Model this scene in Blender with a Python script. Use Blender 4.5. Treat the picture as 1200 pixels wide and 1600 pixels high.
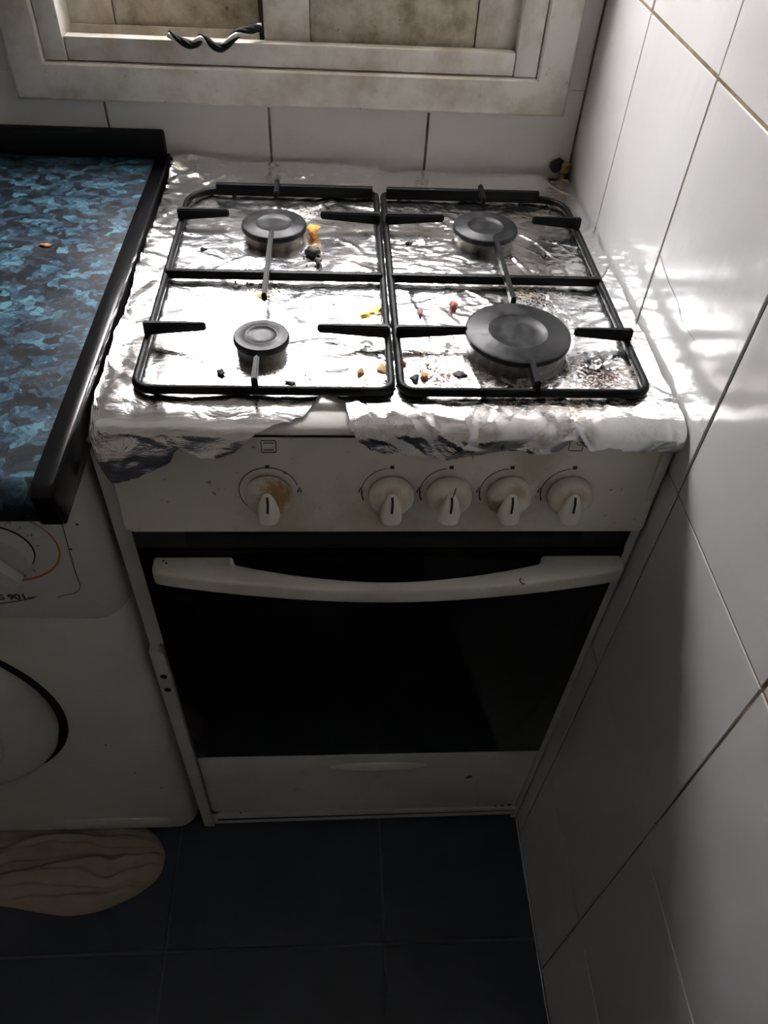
import bpy, bmesh, math, random
import numpy as np
from mathutils import Vector, Matrix

for o in list(bpy.data.objects):
    bpy.data.objects.remove(o, do_unlink=True)
sc = bpy.context.scene
COL = sc.collection

# ------------------------------------------------------------------ camera
cd = bpy.data.cameras.new('camera')
cam = bpy.data.objects.new('camera', cd); COL.objects.link(cam)
cd.sensor_fit = 'VERTICAL'; cd.sensor_height = 36.0
cd.lens = 1199.78 * 36 / 1600
cd.clip_start = 0.02
RT = Vector((0.997932968, -0.0439396654, 0.0468945387))
UP = Vector((0.0000243, 0.729981556, 0.683466845))
FW = Vector((0.0642634528, 0.682052955, -0.72847373))
cam.matrix_world = Matrix(((RT.x, UP.x, -FW.x, -0.05297812), (RT.y, UP.y, -FW.y, -0.49092263),
                           (RT.z, UP.z, -FW.z, 1.262779), (0, 0, 0, 1)))
sc.camera = cam

# ------------------------------------------------------------------ light: daylight through the window
SKY = 15.0
w = bpy.data.worlds.new('daylight'); sc.world = w; w.use_nodes = True
bg = w.node_tree.nodes['Background']
bg.inputs[0].default_value = (1.0, 0.985, 0.995, 1); bg.inputs[1].default_value = SKY
pl = bpy.data.lights.new('window_portal', 'AREA'); pl.shape = 'RECTANGLE'
pl.size = 0.56; pl.size_y = 0.58; pl.cycles.is_portal = True
po = bpy.data.objects.new('window_portal', pl); COL.objects.link(po)
po.location = (-0.098, 0.60, 1.26); po.rotation_euler = (math.radians(-90), 0, 0)   # faces into the room (-Y)
vs = sc.view_settings
vs.view_transform = 'Standard'; vs.look = 'None'; vs.gamma = 1.0; vs.use_curve_mapping = False
vs.exposure = 1.66

# ------------------------------------------------------------------ helpers
XR, YB = 0.2488, 0.4958          # planes of the right wall and the window wall (tile faces)
rnd = random.Random(7)

def tag(o, label=None, cat=None, group=None, kind=None):
    if label: o['label'] = label
    if cat: o['category'] = cat
    if group: o['group'] = group
    if kind: o['kind'] = kind
    return o

def empty(name, loc=(0, 0, 0)):
    o = bpy.data.objects.new(name, None); COL.objects.link(o); o.location = loc
    o.empty_display_size = 0.05
    return o

def origin_of(o):
    v = Vector((0, 0, 0))
    while o is not None:
        v += o.location; o = o.parent
    return v

def smooth_by_angle(me, ang=40):
    bm = bmesh.new(); bm.from_mesh(me)
    for f in bm.faces: f.smooth = True
    for e in bm.edges:
        if len(e.link_faces) == 2 and e.calc_face_angle(0) > math.radians(ang): e.smooth = False
    bm.to_mesh(me); bm.free()

def mesh(name, verts, faces, mat, parent=None, smooth=None, loc=None):
    """verts in world coordinates; one object"""
    vs_ = [Vector(v) for v in verts]
    if parent is not None: base = origin_of(parent)
    elif loc is not None: base = Vector(loc)
    else:
        base = Vector(((min(v.x for v in vs_) + max(v.x for v in vs_)) / 2,
                       (min(v.y for v in vs_) + max(v.y for v in vs_)) / 2, min(v.z for v in vs_)))
    me = bpy.data.meshes.new(name)
    me.from_pydata([v - base for v in vs_], [], [tuple(f) for f in faces])
    me.materials.append(mat)
    bm = bmesh.new(); bm.from_mesh(me); bmesh.ops.recalc_face_normals(bm, faces=bm.faces); bm.to_mesh(me); bm.free()
    if smooth is True:
        for p in me.polygons: p.use_smooth = True
    elif smooth: smooth_by_angle(me, smooth)
    o = bpy.data.objects.new(name, me); COL.objects.link(o)
    if parent is not None: o.parent = parent
    else: o.location = base
    return o

class MB:
    def __init__(s): s.v = []; s.f = []
    def add(s, v, f):
        n = len(s.v); s.v += [tuple(p) for p in v]; s.f += [tuple(i + n for i in q) for q in f]; return s
    def build(s, name, mat, parent=None, smooth=None, loc=None): return mesh(name, s.v, s.f, mat, parent, smooth, loc)

def bm_out(bm):
    bm.verts.index_update()
    v = [tuple(p.co) for p in bm.verts]; f = [[q.index for q in p.verts] for p in bm.faces]
    bm.free(); return v, f

def boxg(x0, x1, y0, y1, z0, z1, bev=0.0, seg=2):
    bm = bmesh.new(); bmesh.ops.create_cube(bm, size=1)
    for v in bm.verts:
        v.co = ((x0 + x1) / 2 + v.co.x * (x1 - x0), (y0 + y1) / 2 + v.co.y * (y1 - y0), (z0 + z1) / 2 + v.co.z * (z1 - z0))
    if bev: bmesh.ops.bevel(bm, geom=list(bm.edges), offset=bev, segments=seg, affect='EDGES', profile=0.5)
    return bm_out(bm)

def box(name, x0, x1, y0, y1, z0, z1, mat, parent=None, bev=0.0, seg=2, smooth=None):
    v, f = boxg(x0, x1, y0, y1, z0, z1, bev, seg)
    return mesh(name, v, f, mat, parent, smooth if smooth is not None else (40 if bev else None))

def tubeg(path, r, segs=8, closed=False, radii=None, squash=1.0):
    P = [Vector(p) for p in path]; n = len(P); v = []; f = []
    up = None
    for i, p in enumerate(P):
        a = P[(i - 1) % n] if (closed or i > 0) else P[0]
        b = P[(i + 1) % n] if (closed or i < n - 1) else P[-1]
        t = (b - a).normalized()
        if up is None: up = Vector((0, 0, 1)) if abs(t.z) < 0.9 else Vector((0, 1, 0))
        up = (up - t * up.dot(t)).normalized(); s_ = t.cross(up)
        rr = radii[i] if radii else r
        for k in range(segs):
            an = 2 * math.pi * k / segs
            v.append(p + s_ * math.cos(an) * rr + up * math.sin(an) * rr * squash)
    m = n if closed else n - 1
    for i in range(m):
        for k in range(segs):
            a = i * segs + k; b = i * segs + (k + 1) % segs; c = ((i + 1) % n) * segs + (k + 1) % segs; d = ((i + 1) % n) * segs + k
            f.append((a, b, c, d))
    if not closed:
        f.append(tuple(range(segs))[::-1]); f.append(tuple((n - 1) * segs + k for k in range(segs)))
    return v, f

def latheg(profile, center, axis='z', segs=40):
    """profile: (radius, height along axis); closed at r = 0"""
    v = []; f = []; c = Vector(center); rings = []
    for r, h in profile:
        if r < 1e-6:
            rings.append([len(v)]); off = (0, 0, h) if axis == 'z' else (0, -h, 0)
            v.append(c + Vector(off))
        else:
            ids = []
            for k in range(segs):
                a = 2 * math.pi * k / segs
                off = (r * math.cos(a), r * math.sin(a), h) if axis == 'z' else (r * math.cos(a), -h, r * math.sin(a))
                ids.append(len(v)); v.append(c + Vector(off))
            rings.append(ids)
    for A, B in zip(rings, rings[1:]):
        for k in range(segs):
            a, b = A[k % len(A)], A[(k + 1) % len(A)]; d, e = B[k % len(B)], B[(k + 1) % len(B)]
            q = []
            for i in (a, b, e, d):
                if i not in q: q.append(i)
            if len(q) > 2: f.append(q)
    return v, f

def prismg(poly, y0, y1, plane='xz', bev=0.0, seg=2):
    """polygon extruded; plane 'xz' -> along y ; 'xy' -> along z ; 'yz' -> along x"""
    bm = bmesh.new()
    def co(p, d):
        return {'xz': (p[0], d, p[1]), 'xy': (p[0], p[1], d), 'yz': (d, p[0], p[1])}[plane]
    A = [bm.verts.new(co(p, y0)) for p in poly]; B = [bm.verts.new(co(p, y1)) for p in poly]
    bm.faces.new(A[::-1]); bm.faces.new(B); n = len(poly)
    for i in range(n): bm.faces.new((A[i], A[(i + 1) % n], B[(i + 1) % n], B[i]))
    bmesh.ops.recalc_face_normals(bm, faces=bm.faces)
    if bev:
        es = [e for e in bm.edges if len(e.link_faces) == 2 and e.calc_face_angle(0) > math.radians(35)]
        bmesh.ops.bevel(bm, geom=es, offset=bev, segments=seg, affect='EDGES', profile=0.5)
    return bm_out(bm)

def rrect(x0, x1, y0, y1, r, n=5):
    """rounded rectangle; r = radius or 4 radii (x1y1, x0y1, x0y0, x1y0)"""
    if not isinstance(r, (tuple, list)): r = (r,) * 4
    out = []
    for k, (cx, cy, sx, sy) in enumerate(((x1, y1, -1, -1), (x0, y1, 1, -1), (x0, y0, 1, 1), (x1, y0, -1, 1))):
        rr = r[k]
        for i in range(n + 1):
            a = math.pi / 2 * (k + i / n)
            out.append((cx + sx * rr + rr * math.cos(a), cy + sy * rr + rr * math.sin(a)))
    return out

# ------------------------------------------------------------------ materials
class NT:
    def __init__(s, name):
        s.m = bpy.data.materials.new(name); s.m.use_nodes = True; s.t = s.m.node_tree
        s.b = s.t.nodes['Principled BSDF']; s.out = s.t.nodes['Material Output']; s._co = None
    def n(s, kind, **kw):
        x = s.t.nodes.new(kind)
        for k, v in kw.items(): setattr(x, k, v)
        return x
    def l(s, a, b): s.t.links.new(a, b)
    def co(s):
        if s._co is None: s._co = s.n('ShaderNodeTexCoord').outputs['Object']
        return s._co
    def world(s):
        return s.n('ShaderNodeNewGeometry').outputs['Position']
    def mapped(s, scale=(1, 1, 1), rot=(0, 0, 0), src=None):
        m = s.n('ShaderNodeMapping'); m.inputs['Scale'].default_value = scale; m.inputs['Rotation'].default_value = rot
        s.l(src or s.co(), m.inputs['Vector']); return m.outputs[0]
    def noise(s, scale, detail=3, rough=0.55, src=None, dist=0.0):
        x = s.n('ShaderNodeTexNoise'); x.inputs['Scale'].default_value = scale; x.inputs['Detail'].default_value = detail
        x.inputs['Roughness'].default_value = rough; x.inputs['Distortion'].default_value = dist
        s.l(src or s.co(), x.inputs['Vector']); return x.outputs[0]
    def ramp(s, fac, stops, interp='LINEAR'):
        x = s.n('ShaderNodeValToRGB'); x.color_ramp.interpolation = interp; e = x.color_ramp.elements
        while len(e) < len(stops): e.new(0.5)
        for i, (p, c) in enumerate(stops):
            e[i].position = p; e[i].color = (c, c, c, 1) if not isinstance(c, (tuple, list)) else (*c, 1)
        s.l(fac, x.inputs[0]); return x.outputs[0]
    def mix(s, fac, a, b, mode='MIX'):
        x = s.n('ShaderNodeMix', data_type='RGBA', blend_type=mode)
        for i, v in ((0, fac), (6, a), (7, b)):
            if isinstance(v, (int, float)): x.inputs[i].default_value = v if i == 0 else (v, v, v, 1)
            elif isinstance(v, (tuple, list)): x.inputs[i].default_value = (*v, 1)
            else: s.l(v, x.inputs[i])
        return x.outputs[2]
    def math(s, op, a, b=0.0, c=None):
        x = s.n('ShaderNodeMath', operation=op)
        for i, v in enumerate((a, b, c)):
            if v is None: continue
            if isinstance(v, (int, float)): x.inputs[i].default_value = v
            else: s.l(v, x.inputs[i])
        return x.outputs[0]
    def bump(s, h, strength=0.3, dist=0.002):
        x = s.n('ShaderNodeBump'); x.inputs['Strength'].default_value = strength; x.inputs['Distance'].default_value = dist
        s.l(h, x.inputs['Height']); s.l(x.outputs[0], s.b.inputs['Normal']); return x
    def set(s, **kw):
        for k, v in kw.items():
            i = s.b.inputs[{'color': 'Base Color', 'rough': 'Roughness', 'metal': 'Metallic', 'spec': 'Specular IOR Level', 'coat': 'Coat Weight'}[k]]
            if isinstance(v, (int, float)): i.default_value = v
            elif isinstance(v, (tuple, list)): i.default_value = (*v, 1)
            else: s.l(v, i)
        return s
    def spot(s, center, r, nz, soft=0.5, src=None):
        """blotch with a ragged outline at a place on the thing (world metres)"""
        d = s.n('ShaderNodeVectorMath', operation='DISTANCE'); s.l(src or s.world(), d.inputs[0]); d.inputs[1].default_value = center
        q = s.math('DIVIDE', d.outputs['Value'], r)
        q = s.math('ADD', q, s.math('MULTIPLY', s.math('SUBTRACT', nz, 0.5), 1.8))
        m = s.n('ShaderNodeMapRange'); m.inputs['From Min'].default_value = 1.0; m.inputs['From Max'].default_value = 1.0 - soft
        s.l(q, m.inputs['Value']); return m.outputs[0]

def simple(name, color, rough=0.5, metal=0.0, var=0.08, vscale=20, bump=0.0, bscale=200, spec=0.5):
    k = NT(name)
    nz = k.noise(vscale, 4)
    c = k.mix(nz, tuple(x * (1 - var) for x in color), tuple(min(1, x * (1 + var)) for x in color))
    k.set(color=c, rough=rough, metal=metal, spec=spec)
    if bump: k.bump(k.noise(bscale, 3), bump, 0.001)
    return k.m

def dirty(name, color, dirt, amount=0.35, scale=14, rough=0.35, speck=0.3, speck_scale=90, bump=0.05, lo=0.45, hi=0.78):
    """enamel / plastic with grease film and specks"""
    k = NT(name)
    a = k.ramp(k.noise(scale, 5, 0.65), [(lo, 0.0), (hi, amount)])
    b = k.ramp(k.noise(speck_scale, 3, 0.7), [(0.66, 0.0), (0.74, speck)])
    c = k.mix(a, color, dirt); c = k.mix(b, c, tuple(x * 0.45 for x in dirt))
    k.set(color=c, rough=k.ramp(a, [(0, rough), (1, min(1, rough + 0.4))]))
    if bump: k.bump(k.noise(60, 3), bump, 0.001)
    return k.m

M = {}
# wall tile: white glaze, slightly wavy
k = NT('white_glazed_tile')
nz = k.noise(5, 4, src=k.world())
k.set(color=k.mix(nz, (0.58, 0.58, 0.585), (0.66, 0.665, 0.67)), rough=0.16)
k.bump(k.noise(16, 3, 0.5, src=k.mapped((1, 1, 0.55), src=k.world())), 0.34, 0.006)
M['tile'] = k.m
# back wall tile (same glaze with kitchen grease near the window)
M['tile_back'] = dirty('greasy_white_tile', (0.70, 0.67, 0.64), (0.45, 0.38, 0.27), 0.25, 9, 0.22, 0.12, 120)
k = NT('stained_grout')
k.set(color=k.ramp(k.noise(14, 4, 0.7), [(0.3, (0.07, 0.042, 0.022)), (0.5, (0.20, 0.145, 0.08)), (0.72, (0.42, 0.34, 0.22))]), rough=0.9)
k.bump(k.noise(300, 3), 0.5, 0.002); M['grout'] = k.m
M['grout_dark'] = simple('dark_grimy_grout', (0.06, 0.04, 0.028), 0.9, var=0.5, vscale=40, bump=0.5)
M['plaster'] = simple('painted_plaster', (0.74, 0.69, 0.625), 0.8, var=0.06, vscale=4, bump=0.1)
M['ceiling'] = simple('white_ceiling_paint', (0.85, 0.83, 0.79), 0.85, var=0.04, vscale=3, bump=0.1)
k = NT('blue_floor_tile')
k.set(color=k.ramp(k.noise(9, 5, 0.6, src=k.world()), [(0.3, (0.019, 0.025, 0.038)), (0.7, (0.041, 0.049, 0.072))]), rough=0.42)
k.bump(k.noise(90, 3), 0.15, 0.002); M['floor'] = k.m
M['floor_grout'] = simple('floor_grout', (0.10, 0.10, 0.105), 0.9, var=0.3, vscale=30, bump=0.3)
M['upvc'] = dirty('grimy_white_aluminium', (0.72, 0.68, 0.61), (0.36, 0.28, 0.17), 0.75, 22, 0.38, 0.7, 65, lo=0.40, hi=0.66)
M['upvc_clean'] = dirty('white_aluminium_frame', (0.76, 0.72, 0.66), (0.42, 0.35, 0.24), 0.65, 18, 0.36, 0.45, 85, lo=0.42, hi=0.68)
M['sash_panel'] = dirty('mildewed_panel', (0.62, 0.57, 0.47), (0.24, 0.18, 0.10), 0.9, 26, 0.5, 0.8, 75, lo=0.38, hi=0.66)
M['black_seal'] = simple('black_rubber_seal', (0.012, 0.012, 0.012), 0.6)
k = NT('window_glass')
tr = k.n('ShaderNodeBsdfTransparent'); tr.inputs[0].default_value = (0.95, 0.95, 0.955, 1)
gl = k.n('ShaderNodeBsdfGlossy'); gl.inputs['Roughness'].default_value = 0.05
mx = k.n('ShaderNodeMixShader'); mx.inputs[0].default_value = 0.06
k.l(tr.outputs[0], mx.inputs[1]); k.l(gl.outputs[0], mx.inputs[2]); k.l(mx.outputs[0], k.out.inputs[0]); M['glass'] = k.m
# worktop: blue granite-print laminate
k = NT('blue_granite_laminate')
src = k.mapped((1, 1.15, 1), (0, 0, 0.35))
wn = k.n('ShaderNodeTexNoise'); wn.inputs['Scale'].default_value = 60; k.l(src, wn.inputs['Vector'])
wv = k.n('ShaderNodeVectorMath', operation='MULTIPLY_ADD'); k.l(wn.outputs['Color'], wv.inputs[0])
wv.inputs[1].default_value = (0.022, 0.022, 0.022); k.l(src, wv.inputs[2])
v1 = k.n('ShaderNodeTexVoronoi'); v1.inputs['Scale'].default_value = 85; k.l(wv.outputs[0], v1.inputs['Vector'])
v2 = k.n('ShaderNodeTexVoronoi'); v2.inputs['Scale'].default_value = 190; k.l(wv.outputs[0], v2.inputs['Vector'])
s1 = k.n('ShaderNodeSeparateColor'); k.l(v1.outputs['Color'], s1.inputs[0])
s2 = k.n('ShaderNodeSeparateColor'); k.l(v2.outputs['Color'], s2.inputs[0])
mixf = k.math('ADD', k.math('MULTIPLY', s1.outputs[0], 0.48), k.math('MULTIPLY', s2.outputs[0], 0.27))
mixf = k.math('ADD', mixf, k.math('MULTIPLY', k.noise(24, 3), 0.30)); mixf = k.math('ADD', mixf, k.math('MULTIPLY', k.noise(300, 4, 0.75, dist=0.8), 0.46)); mixf = k.math('SUBTRACT', mixf, 0.14)
k.set(color=k.ramp(mixf, [(0.34, (0.002, 0.0025, 0.004)), (0.50, (0.006, 0.011, 0.018)), (0.64, (0.015, 0.036, 0.062)), (0.80, (0.033, 0.088, 0.132)), (0.95, (0.085, 0.21, 0.26))]),
      spec=0.7, rough=k.ramp(k.noise(30, 3), [(0.3, 0.34), (0.7, 0.46)]))
M['laminate'] = k.m
M['black_edge'] = simple('black_gloss_edging', (0.006, 0.006, 0.007), 0.18, var=0.3, spec=0.32)
M['upstand'] = simple('black_upstand', (0.006, 0.006, 0.006), 0.55, var=0.3, spec=0.2)
# cooker
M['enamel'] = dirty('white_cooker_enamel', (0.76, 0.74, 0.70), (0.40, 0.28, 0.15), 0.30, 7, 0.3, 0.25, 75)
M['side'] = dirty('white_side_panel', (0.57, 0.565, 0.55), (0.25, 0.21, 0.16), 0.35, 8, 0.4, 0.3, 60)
k = NT('greasy_control_panel')
P = k.world(); nz = k.noise(35, 5, 0.7)
m = k.ramp(k.noise(6, 4), [(0.45, 0.0), (0.8, 0.28)])
c = k.mix(m, (0.88, 0.84, 0.77), (0.62, 0.47, 0.30))
for ctr, r, col, s_ in (((0.100, -0.003, 0.745), 0.055, (0.42, 0.29, 0.15), 0.9), ((-0.01, -0.003, 0.735), 0.06, (0.45, 0.32, 0.17), 0.9),
                        ((0.125, -0.003, 0.80), 0.035, (0.36, 0.23, 0.12), 0.7), ((-0.10, -0.003, 0.725), 0.05, (0.48, 0.33, 0.16), 0.9)):
    c = k.mix(k.math('MULTIPLY', k.spot(ctr, r, nz, s_, P), 0.45), c, col)
sp = k.ramp(k.noise(110, 2, 0.6), [(0.70, 0.0), (0.75, 0.7)])
c = k.mix(sp, c, (0.2, 0.13, 0.07)); k.set(color=c, rough=0.33); k.bump(nz, 0.05, 0.001); M['panel'] = k.m
M['print'] = simple('dark_print', (0.02, 0.018, 0.016), 0.5)
M['gap'] = simple('dark_gap', (0.008, 0.008, 0.008), 0.9)  # near-black standing in for the shade inside gaps, holes and recesses
def knob_mat(name, burn):
    k = NT(name); nz = k.noise(120, 5, 0.7)
    st = k.ramp(k.noise(55, 4), [(0.42, 0.0), (0.75, 0.5)])
    c = k.mix(st, (0.80, 0.75, 0.65), (0.50, 0.37, 0.20))
    for ctr, r, col, amt in burn: c = k.mix(k.math('MULTIPLY', k.spot(ctr, r, nz, 0.6), amt), c, col)
    k.set(color=c, rough=0.35); k.bump(nz, 0.05, 0.001); return k.m
KX = (-0.112, -0.002, 0.051, 0.106, 0.163); KZ = 0.767
M['knob0'] = knob_mat('scorched_knob', [((KX[0] + .010, -0.016, KZ + 0.010), 0.022, (0.36, 0.18, 0.05), 0.95), ((KX[0] + .006, -0.016, KZ - 0.012), 0.013, (0.30, 0.16, 0.05), 0.8)])
M['knob1'] = knob_mat('cream_knob', [((KX[1], -0.016, KZ + 0.012), 0.008, (0.38, 0.25, 0.12), 0.6)])
M['knob2'] = knob_mat('cream_knob_b', [((KX[2] - .008, -0.016, KZ), 0.010, (0.40, 0.28, 0.14), 0.6)])
M['knob3'] = knob_mat('browned_knob', [((KX[3] - .012, -0.016, KZ - 0.006), 0.014, (0.28, 0.15, 0.06), 0.9), ((KX[3] + .004, -0.016, KZ + 0.012), 0.011, (0.42, 0.29, 0.14), 0.7)])
M['knob4'] = knob_mat('cream_knob_c', [((KX[4] + .0, -0.016, KZ + 0.006), 0.013, (0.40, 0.28, 0.13), 0.7)])
M['knob_grip'] = simple('ivory_knob_grip', (0.80, 0.76, 0.69), 0.32, var=0.06, vscale=60)
k = NT('black_oven_glass'); k.set(color=(0.004, 0.004, 0.004), rough=0.12, spec=0.2); M['oven_glass'] = k.m
M['oven_trim'] = simple('black_door_trim', (0.006, 0.006, 0.006), 0.45)
M['handle'] = dirty('white_door_handle', (0.76, 0.74, 0.68), (0.45, 0.33, 0.18), 0.35, 12, 0.3, 0.15, 90)
M['iron'] = simple('black_enamelled_iron', (0.006, 0.006, 0.006), 0.42, var=0.4, vscale=80, bump=0.5, bscale=350, spec=0.14)
k = NT('burner_cap_enamel'); nz = k.noise(70, 5, 0.7)
k.set(color=k.ramp(nz, [(0.4, (0.010, 0.010, 0.011)), (0.75, (0.038, 0.038, 0.039))]), spec=0.22, rough=k.ramp(nz, [(0.35, 0.32), (0.7, 0.5)])); k.bump(nz, 0.15, 0.001); M['cap'] = k.m
k = NT('sooty_burner_alloy'); nz = k.noise(60, 5, 0.7)
k.set(color=k.ramp(nz, [(0.35, (0.05, 0.045, 0.04)), (0.75, (0.32, 0.29, 0.25))]), rough=0.5, metal=0.7); M['alloy'] = k.m
def foil_mat(name, fine, stains, rough=0.2):
    k = NT(name); P = k.world()
    nz = k.noise(150, 5, 0.75, src=P); nz2 = k.noise(45, 4, 0.65, src=P)
    c = (0.90, 0.90, 0.91); ro = rough; me_ = 1.0; c_ = None
    tot = None
    speck = k.ramp(k.noise(330, 4, 0.7, src=P), [(0.44, 0.0), (0.53, 1.0)])
    streak = k.ramp(k.noise(95, 5, 0.75, src=k.mapped((1, 1.6, 1), src=P)), [(0.44, 0.0), (0.60, 1.0)])
    c_ = k.mix(k.ramp(nz2, [(0.3, 0.0), (0.8, 1.0)]), (0.86, 0.86, 0.87), (0.93, 0.93, 0.94))
    for ctr, r, col, amt, fine_ in stains:
        m = k.math('MULTIPLY', k.spot(ctr, r, nz if fine_ else nz2, 0.8, P), amt)
        if fine_: m = k.math('MULTIPLY', m, speck)
        else: m = k.math('MULTIPLY', m, streak)
        c_ = k.mix(m, c_, col); tot = m if tot is None else k.math('MAXIMUM', tot, m)
    rr = k.ramp(nz2, [(0.3, rough * 0.75), (0.8, rough * 1.4)])
    if tot is not None:
        k.set(metal=k.math('SUBTRACT', 1.0, k.math('MULTIPLY', tot, 0.9)))
        rr = k.math('ADD', rr, k.math('MULTIPLY', tot, 0.45)); k.set(spec=k.math('MULTIPLY', k.math('SUBTRACT', 1.0, tot), 0.5))
    else: k.set(metal=1.0)
    k.set(color=c_, rough=rr)
    v = k.n('ShaderNodeTexVoronoi'); v.inputs['Scale'].default_value = 70 * fine; k.l(k.mapped((1, 1.3, 1), (0, 0, 0.5), src=P), v.inputs['Vector'])
    v2 = k.n('ShaderNodeTexVoronoi'); v2.inputs['Scale'].default_value = 190 * fine; k.l(P, v2.inputs['Vector'])
    h = k.math('ADD', k.math('MULTIPLY', v.outputs['Distance'], 1.0), k.math('MULTIPLY', v2.outputs['Distance'], 0.4))
    wr_ = k.noise(1.0, 5, 0.6, src=k.mapped((38 * fine + 6, 95 * fine + 12, 70), (0, 0, 0.25), src=P), dist=0.8)
    rdg = k.math('ABSOLUTE', k.math('SUBTRACT', wr_, 0.5))
    h = k.math('ADD', k.math('MULTIPLY', h, 0.25), k.math('MULTIPLY', rdg, 3.0))
    k.bump(h, 0.15 if fine < 1 else 0.13, 0.004)
    return k.m
BR = (0.30, 0.14, 0.05); DK = (0.035, 0.022, 0.016); YL = (0.60, 0.42, 0.16)
M['foil_left'] = foil_mat('smooth_foil', 0.45, [((-0.125, 0.190, 0.85), 0.030, (0.62, 0.50, 0.30), 0.7, True), ((-0.088, 0.362, 0.85), 0.022, (0.55, 0.40, 0.25), 0.6, True),
    ((-0.10, 0.050, 0.85), 0.025, (0.55, 0.48, 0.36), 0.6, True), ((-0.046, 0.116, 0.85), 0.012, YL, 0.6, True), ((-0.15, 0.287, 0.85), 0.012, (0.45, 0.33, 0.25), 0.6, True), ((-0.02, 0.06, 0.85), 0.02, (0.5, 0.35, 0.2), 0.5, True)], 0.17)
M['foil_right'] = foil_mat('crumpled_foil', 1.0, [((0.158, 0.187, 0.85), 0.034, DK, 1.0, True), ((0.140, 0.205, 0.85), 0.018, YL, 0.6, True), ((0.184, 0.066, 0.85), 0.036, DK, 1.0, True),
    ((0.190, 0.050, 0.85), 0.045, BR, 0.75, False), ((0.040, 0.062, 0.85), 0.042, (0.34, 0.2, 0.11), 0.75, True), ((0.025, 0.095, 0.85), 0.030, (0.32, 0.2, 0.13), 0.6, True), ((0.105, 0.040, 0.85), 0.040, (0.40, 0.24, 0.12), 0.6, False),
    ((0.150, 0.022, 0.849), 0.036, (0.50, 0.31, 0.14), 0.6, False), ((0.070, 0.012, 0.848), 0.016, (0.50, 0.31, 0.14), 0.5, False), ((0.222, 0.065, 0.85), 0.022, (0.42, 0.25, 0.10), 0.7, False), ((0.181, 0.062, 0.85), 0.030, DK, 1.0, True), ((0.035, 0.060, 0.85), 0.035, (0.06, 0.035, 0.025), 0.9, True), ((0.232, 0.12, 0.85), 0.022, (0.5, 0.36, 0.22), 0.5, True)], 0.15)
M['foil_burnt'] = foil_mat('burnt_foil', 1.2, [((0.187, 0.075, 0.853), 0.014, DK, 0.95, True)], 0.25)
# washing machine
M['machine'] = dirty('white_machine_enamel', (0.66, 0.655, 0.63), (0.40, 0.37, 0.28), 0.3, 6, 0.4, 0.2, 55)
M['machine_light'] = dirty('white_machine_door', (0.63, 0.63, 0.60), (0.45, 0.38, 0.28), 0.25, 7, 0.35, 0.1, 80)
M['orange'] = simple('orange_print', (0.62, 0.13, 0.035), 0.5)
M['navy'] = simple('navy_print', (0.01, 0.03, 0.10), 0.5)
M['grey_print'] = simple('grey_print', (0.16, 0.155, 0.15), 0.6)
k = NT('beige_cotton_rag'); nz = k.noise(40, 4)
wv = k.n('ShaderNodeTexWave'); wv.inputs['Scale'].default_value = 260; k.l(k.co(), wv.inputs['Vector'])
k.set(color=k.mix(nz, (0.32, 0.25, 0.20), (0.43, 0.35, 0.285)), rough=0.95, spec=0.1); k.bump(wv.outputs[1], 0.2, 0.001); M['rag'] = k.m
M['cable_black'] = simple('black_cable_sheath', (0.008, 0.008, 0.008), 0.45, var=0.4, spec=0.2)
M['cable_white'] = simple('white_cable_sheath', (0.62, 0.58, 0.52), 0.4, var=0.1)
M['cable_brown'] = simple('brown_cable_sheath', (0.16, 0.10, 0.05), 0.45, var=0.2)
M['brass'] = simple('aged_brass', (0.38, 0.28, 0.12), 0.45, 0.6, var=0.3, vscale=90)

# ------------------------------------------------------------------ setting
XL, YF, ZC = -1.95, -2.1, 2.45
fl = box('floor', XL, XR + 0.1, YF, YB + 0.1, -0.06, -0.0025, M['floor_grout']); tag(fl, kind='structure')
ce = box('ceiling', XL, XR + 0.1, YF, YB + 0.1, ZC, ZC + 0.08, M['ceiling']); tag(ce, kind='structure')
wl = box('wall_left', XL - 0.08, XL, YF, YB, 0, ZC, M['plaster']); tag(wl, kind='structure')
wf = box('wall_front', XL, XR, YF - 0.08, YF, 0, ZC, M['plaster']); tag(wf, kind='structure')
wc = box('wall_courtyard_added', -4.0, 4.0, 3.45, 3.6, -3.0, 3.3, simple('grey_render', (0.42, 0.41, 0.40), 0.9, var=0.1, vscale=3, bump=0.2)); tag(wc, kind='structure')   # unseen wall across an inferred light well, added to dim low daylight
G = 0.0012                                                 # tiles stand proud of the grout by this much
wr = box('wall_right', XR + G, XR + 0.1, YF, YB + 0.1, 0, ZC, M['grout']); tag(wr, kind='structure')
WX0, WX1, WZ0, WZ1 = -0.382, 0.184, 0.955, 1.57           # opening of the window
b = MB()
b.add(*boxg(XL, XR + G, YB + G, YB + 0.12, 0, WZ0)); b.add(*boxg(XL, XR + G, YB + G, YB + 0.12, WZ1, ZC))
b.add(*boxg(XL, WX0, YB + G, YB + 0.12, WZ0, WZ1)); b.add(*boxg(WX1, XR + G, YB + G, YB + 0.12, WZ0, WZ1))
wb = b.build('wall_back', M['grout']); tag(wb, kind='structure')

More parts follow.
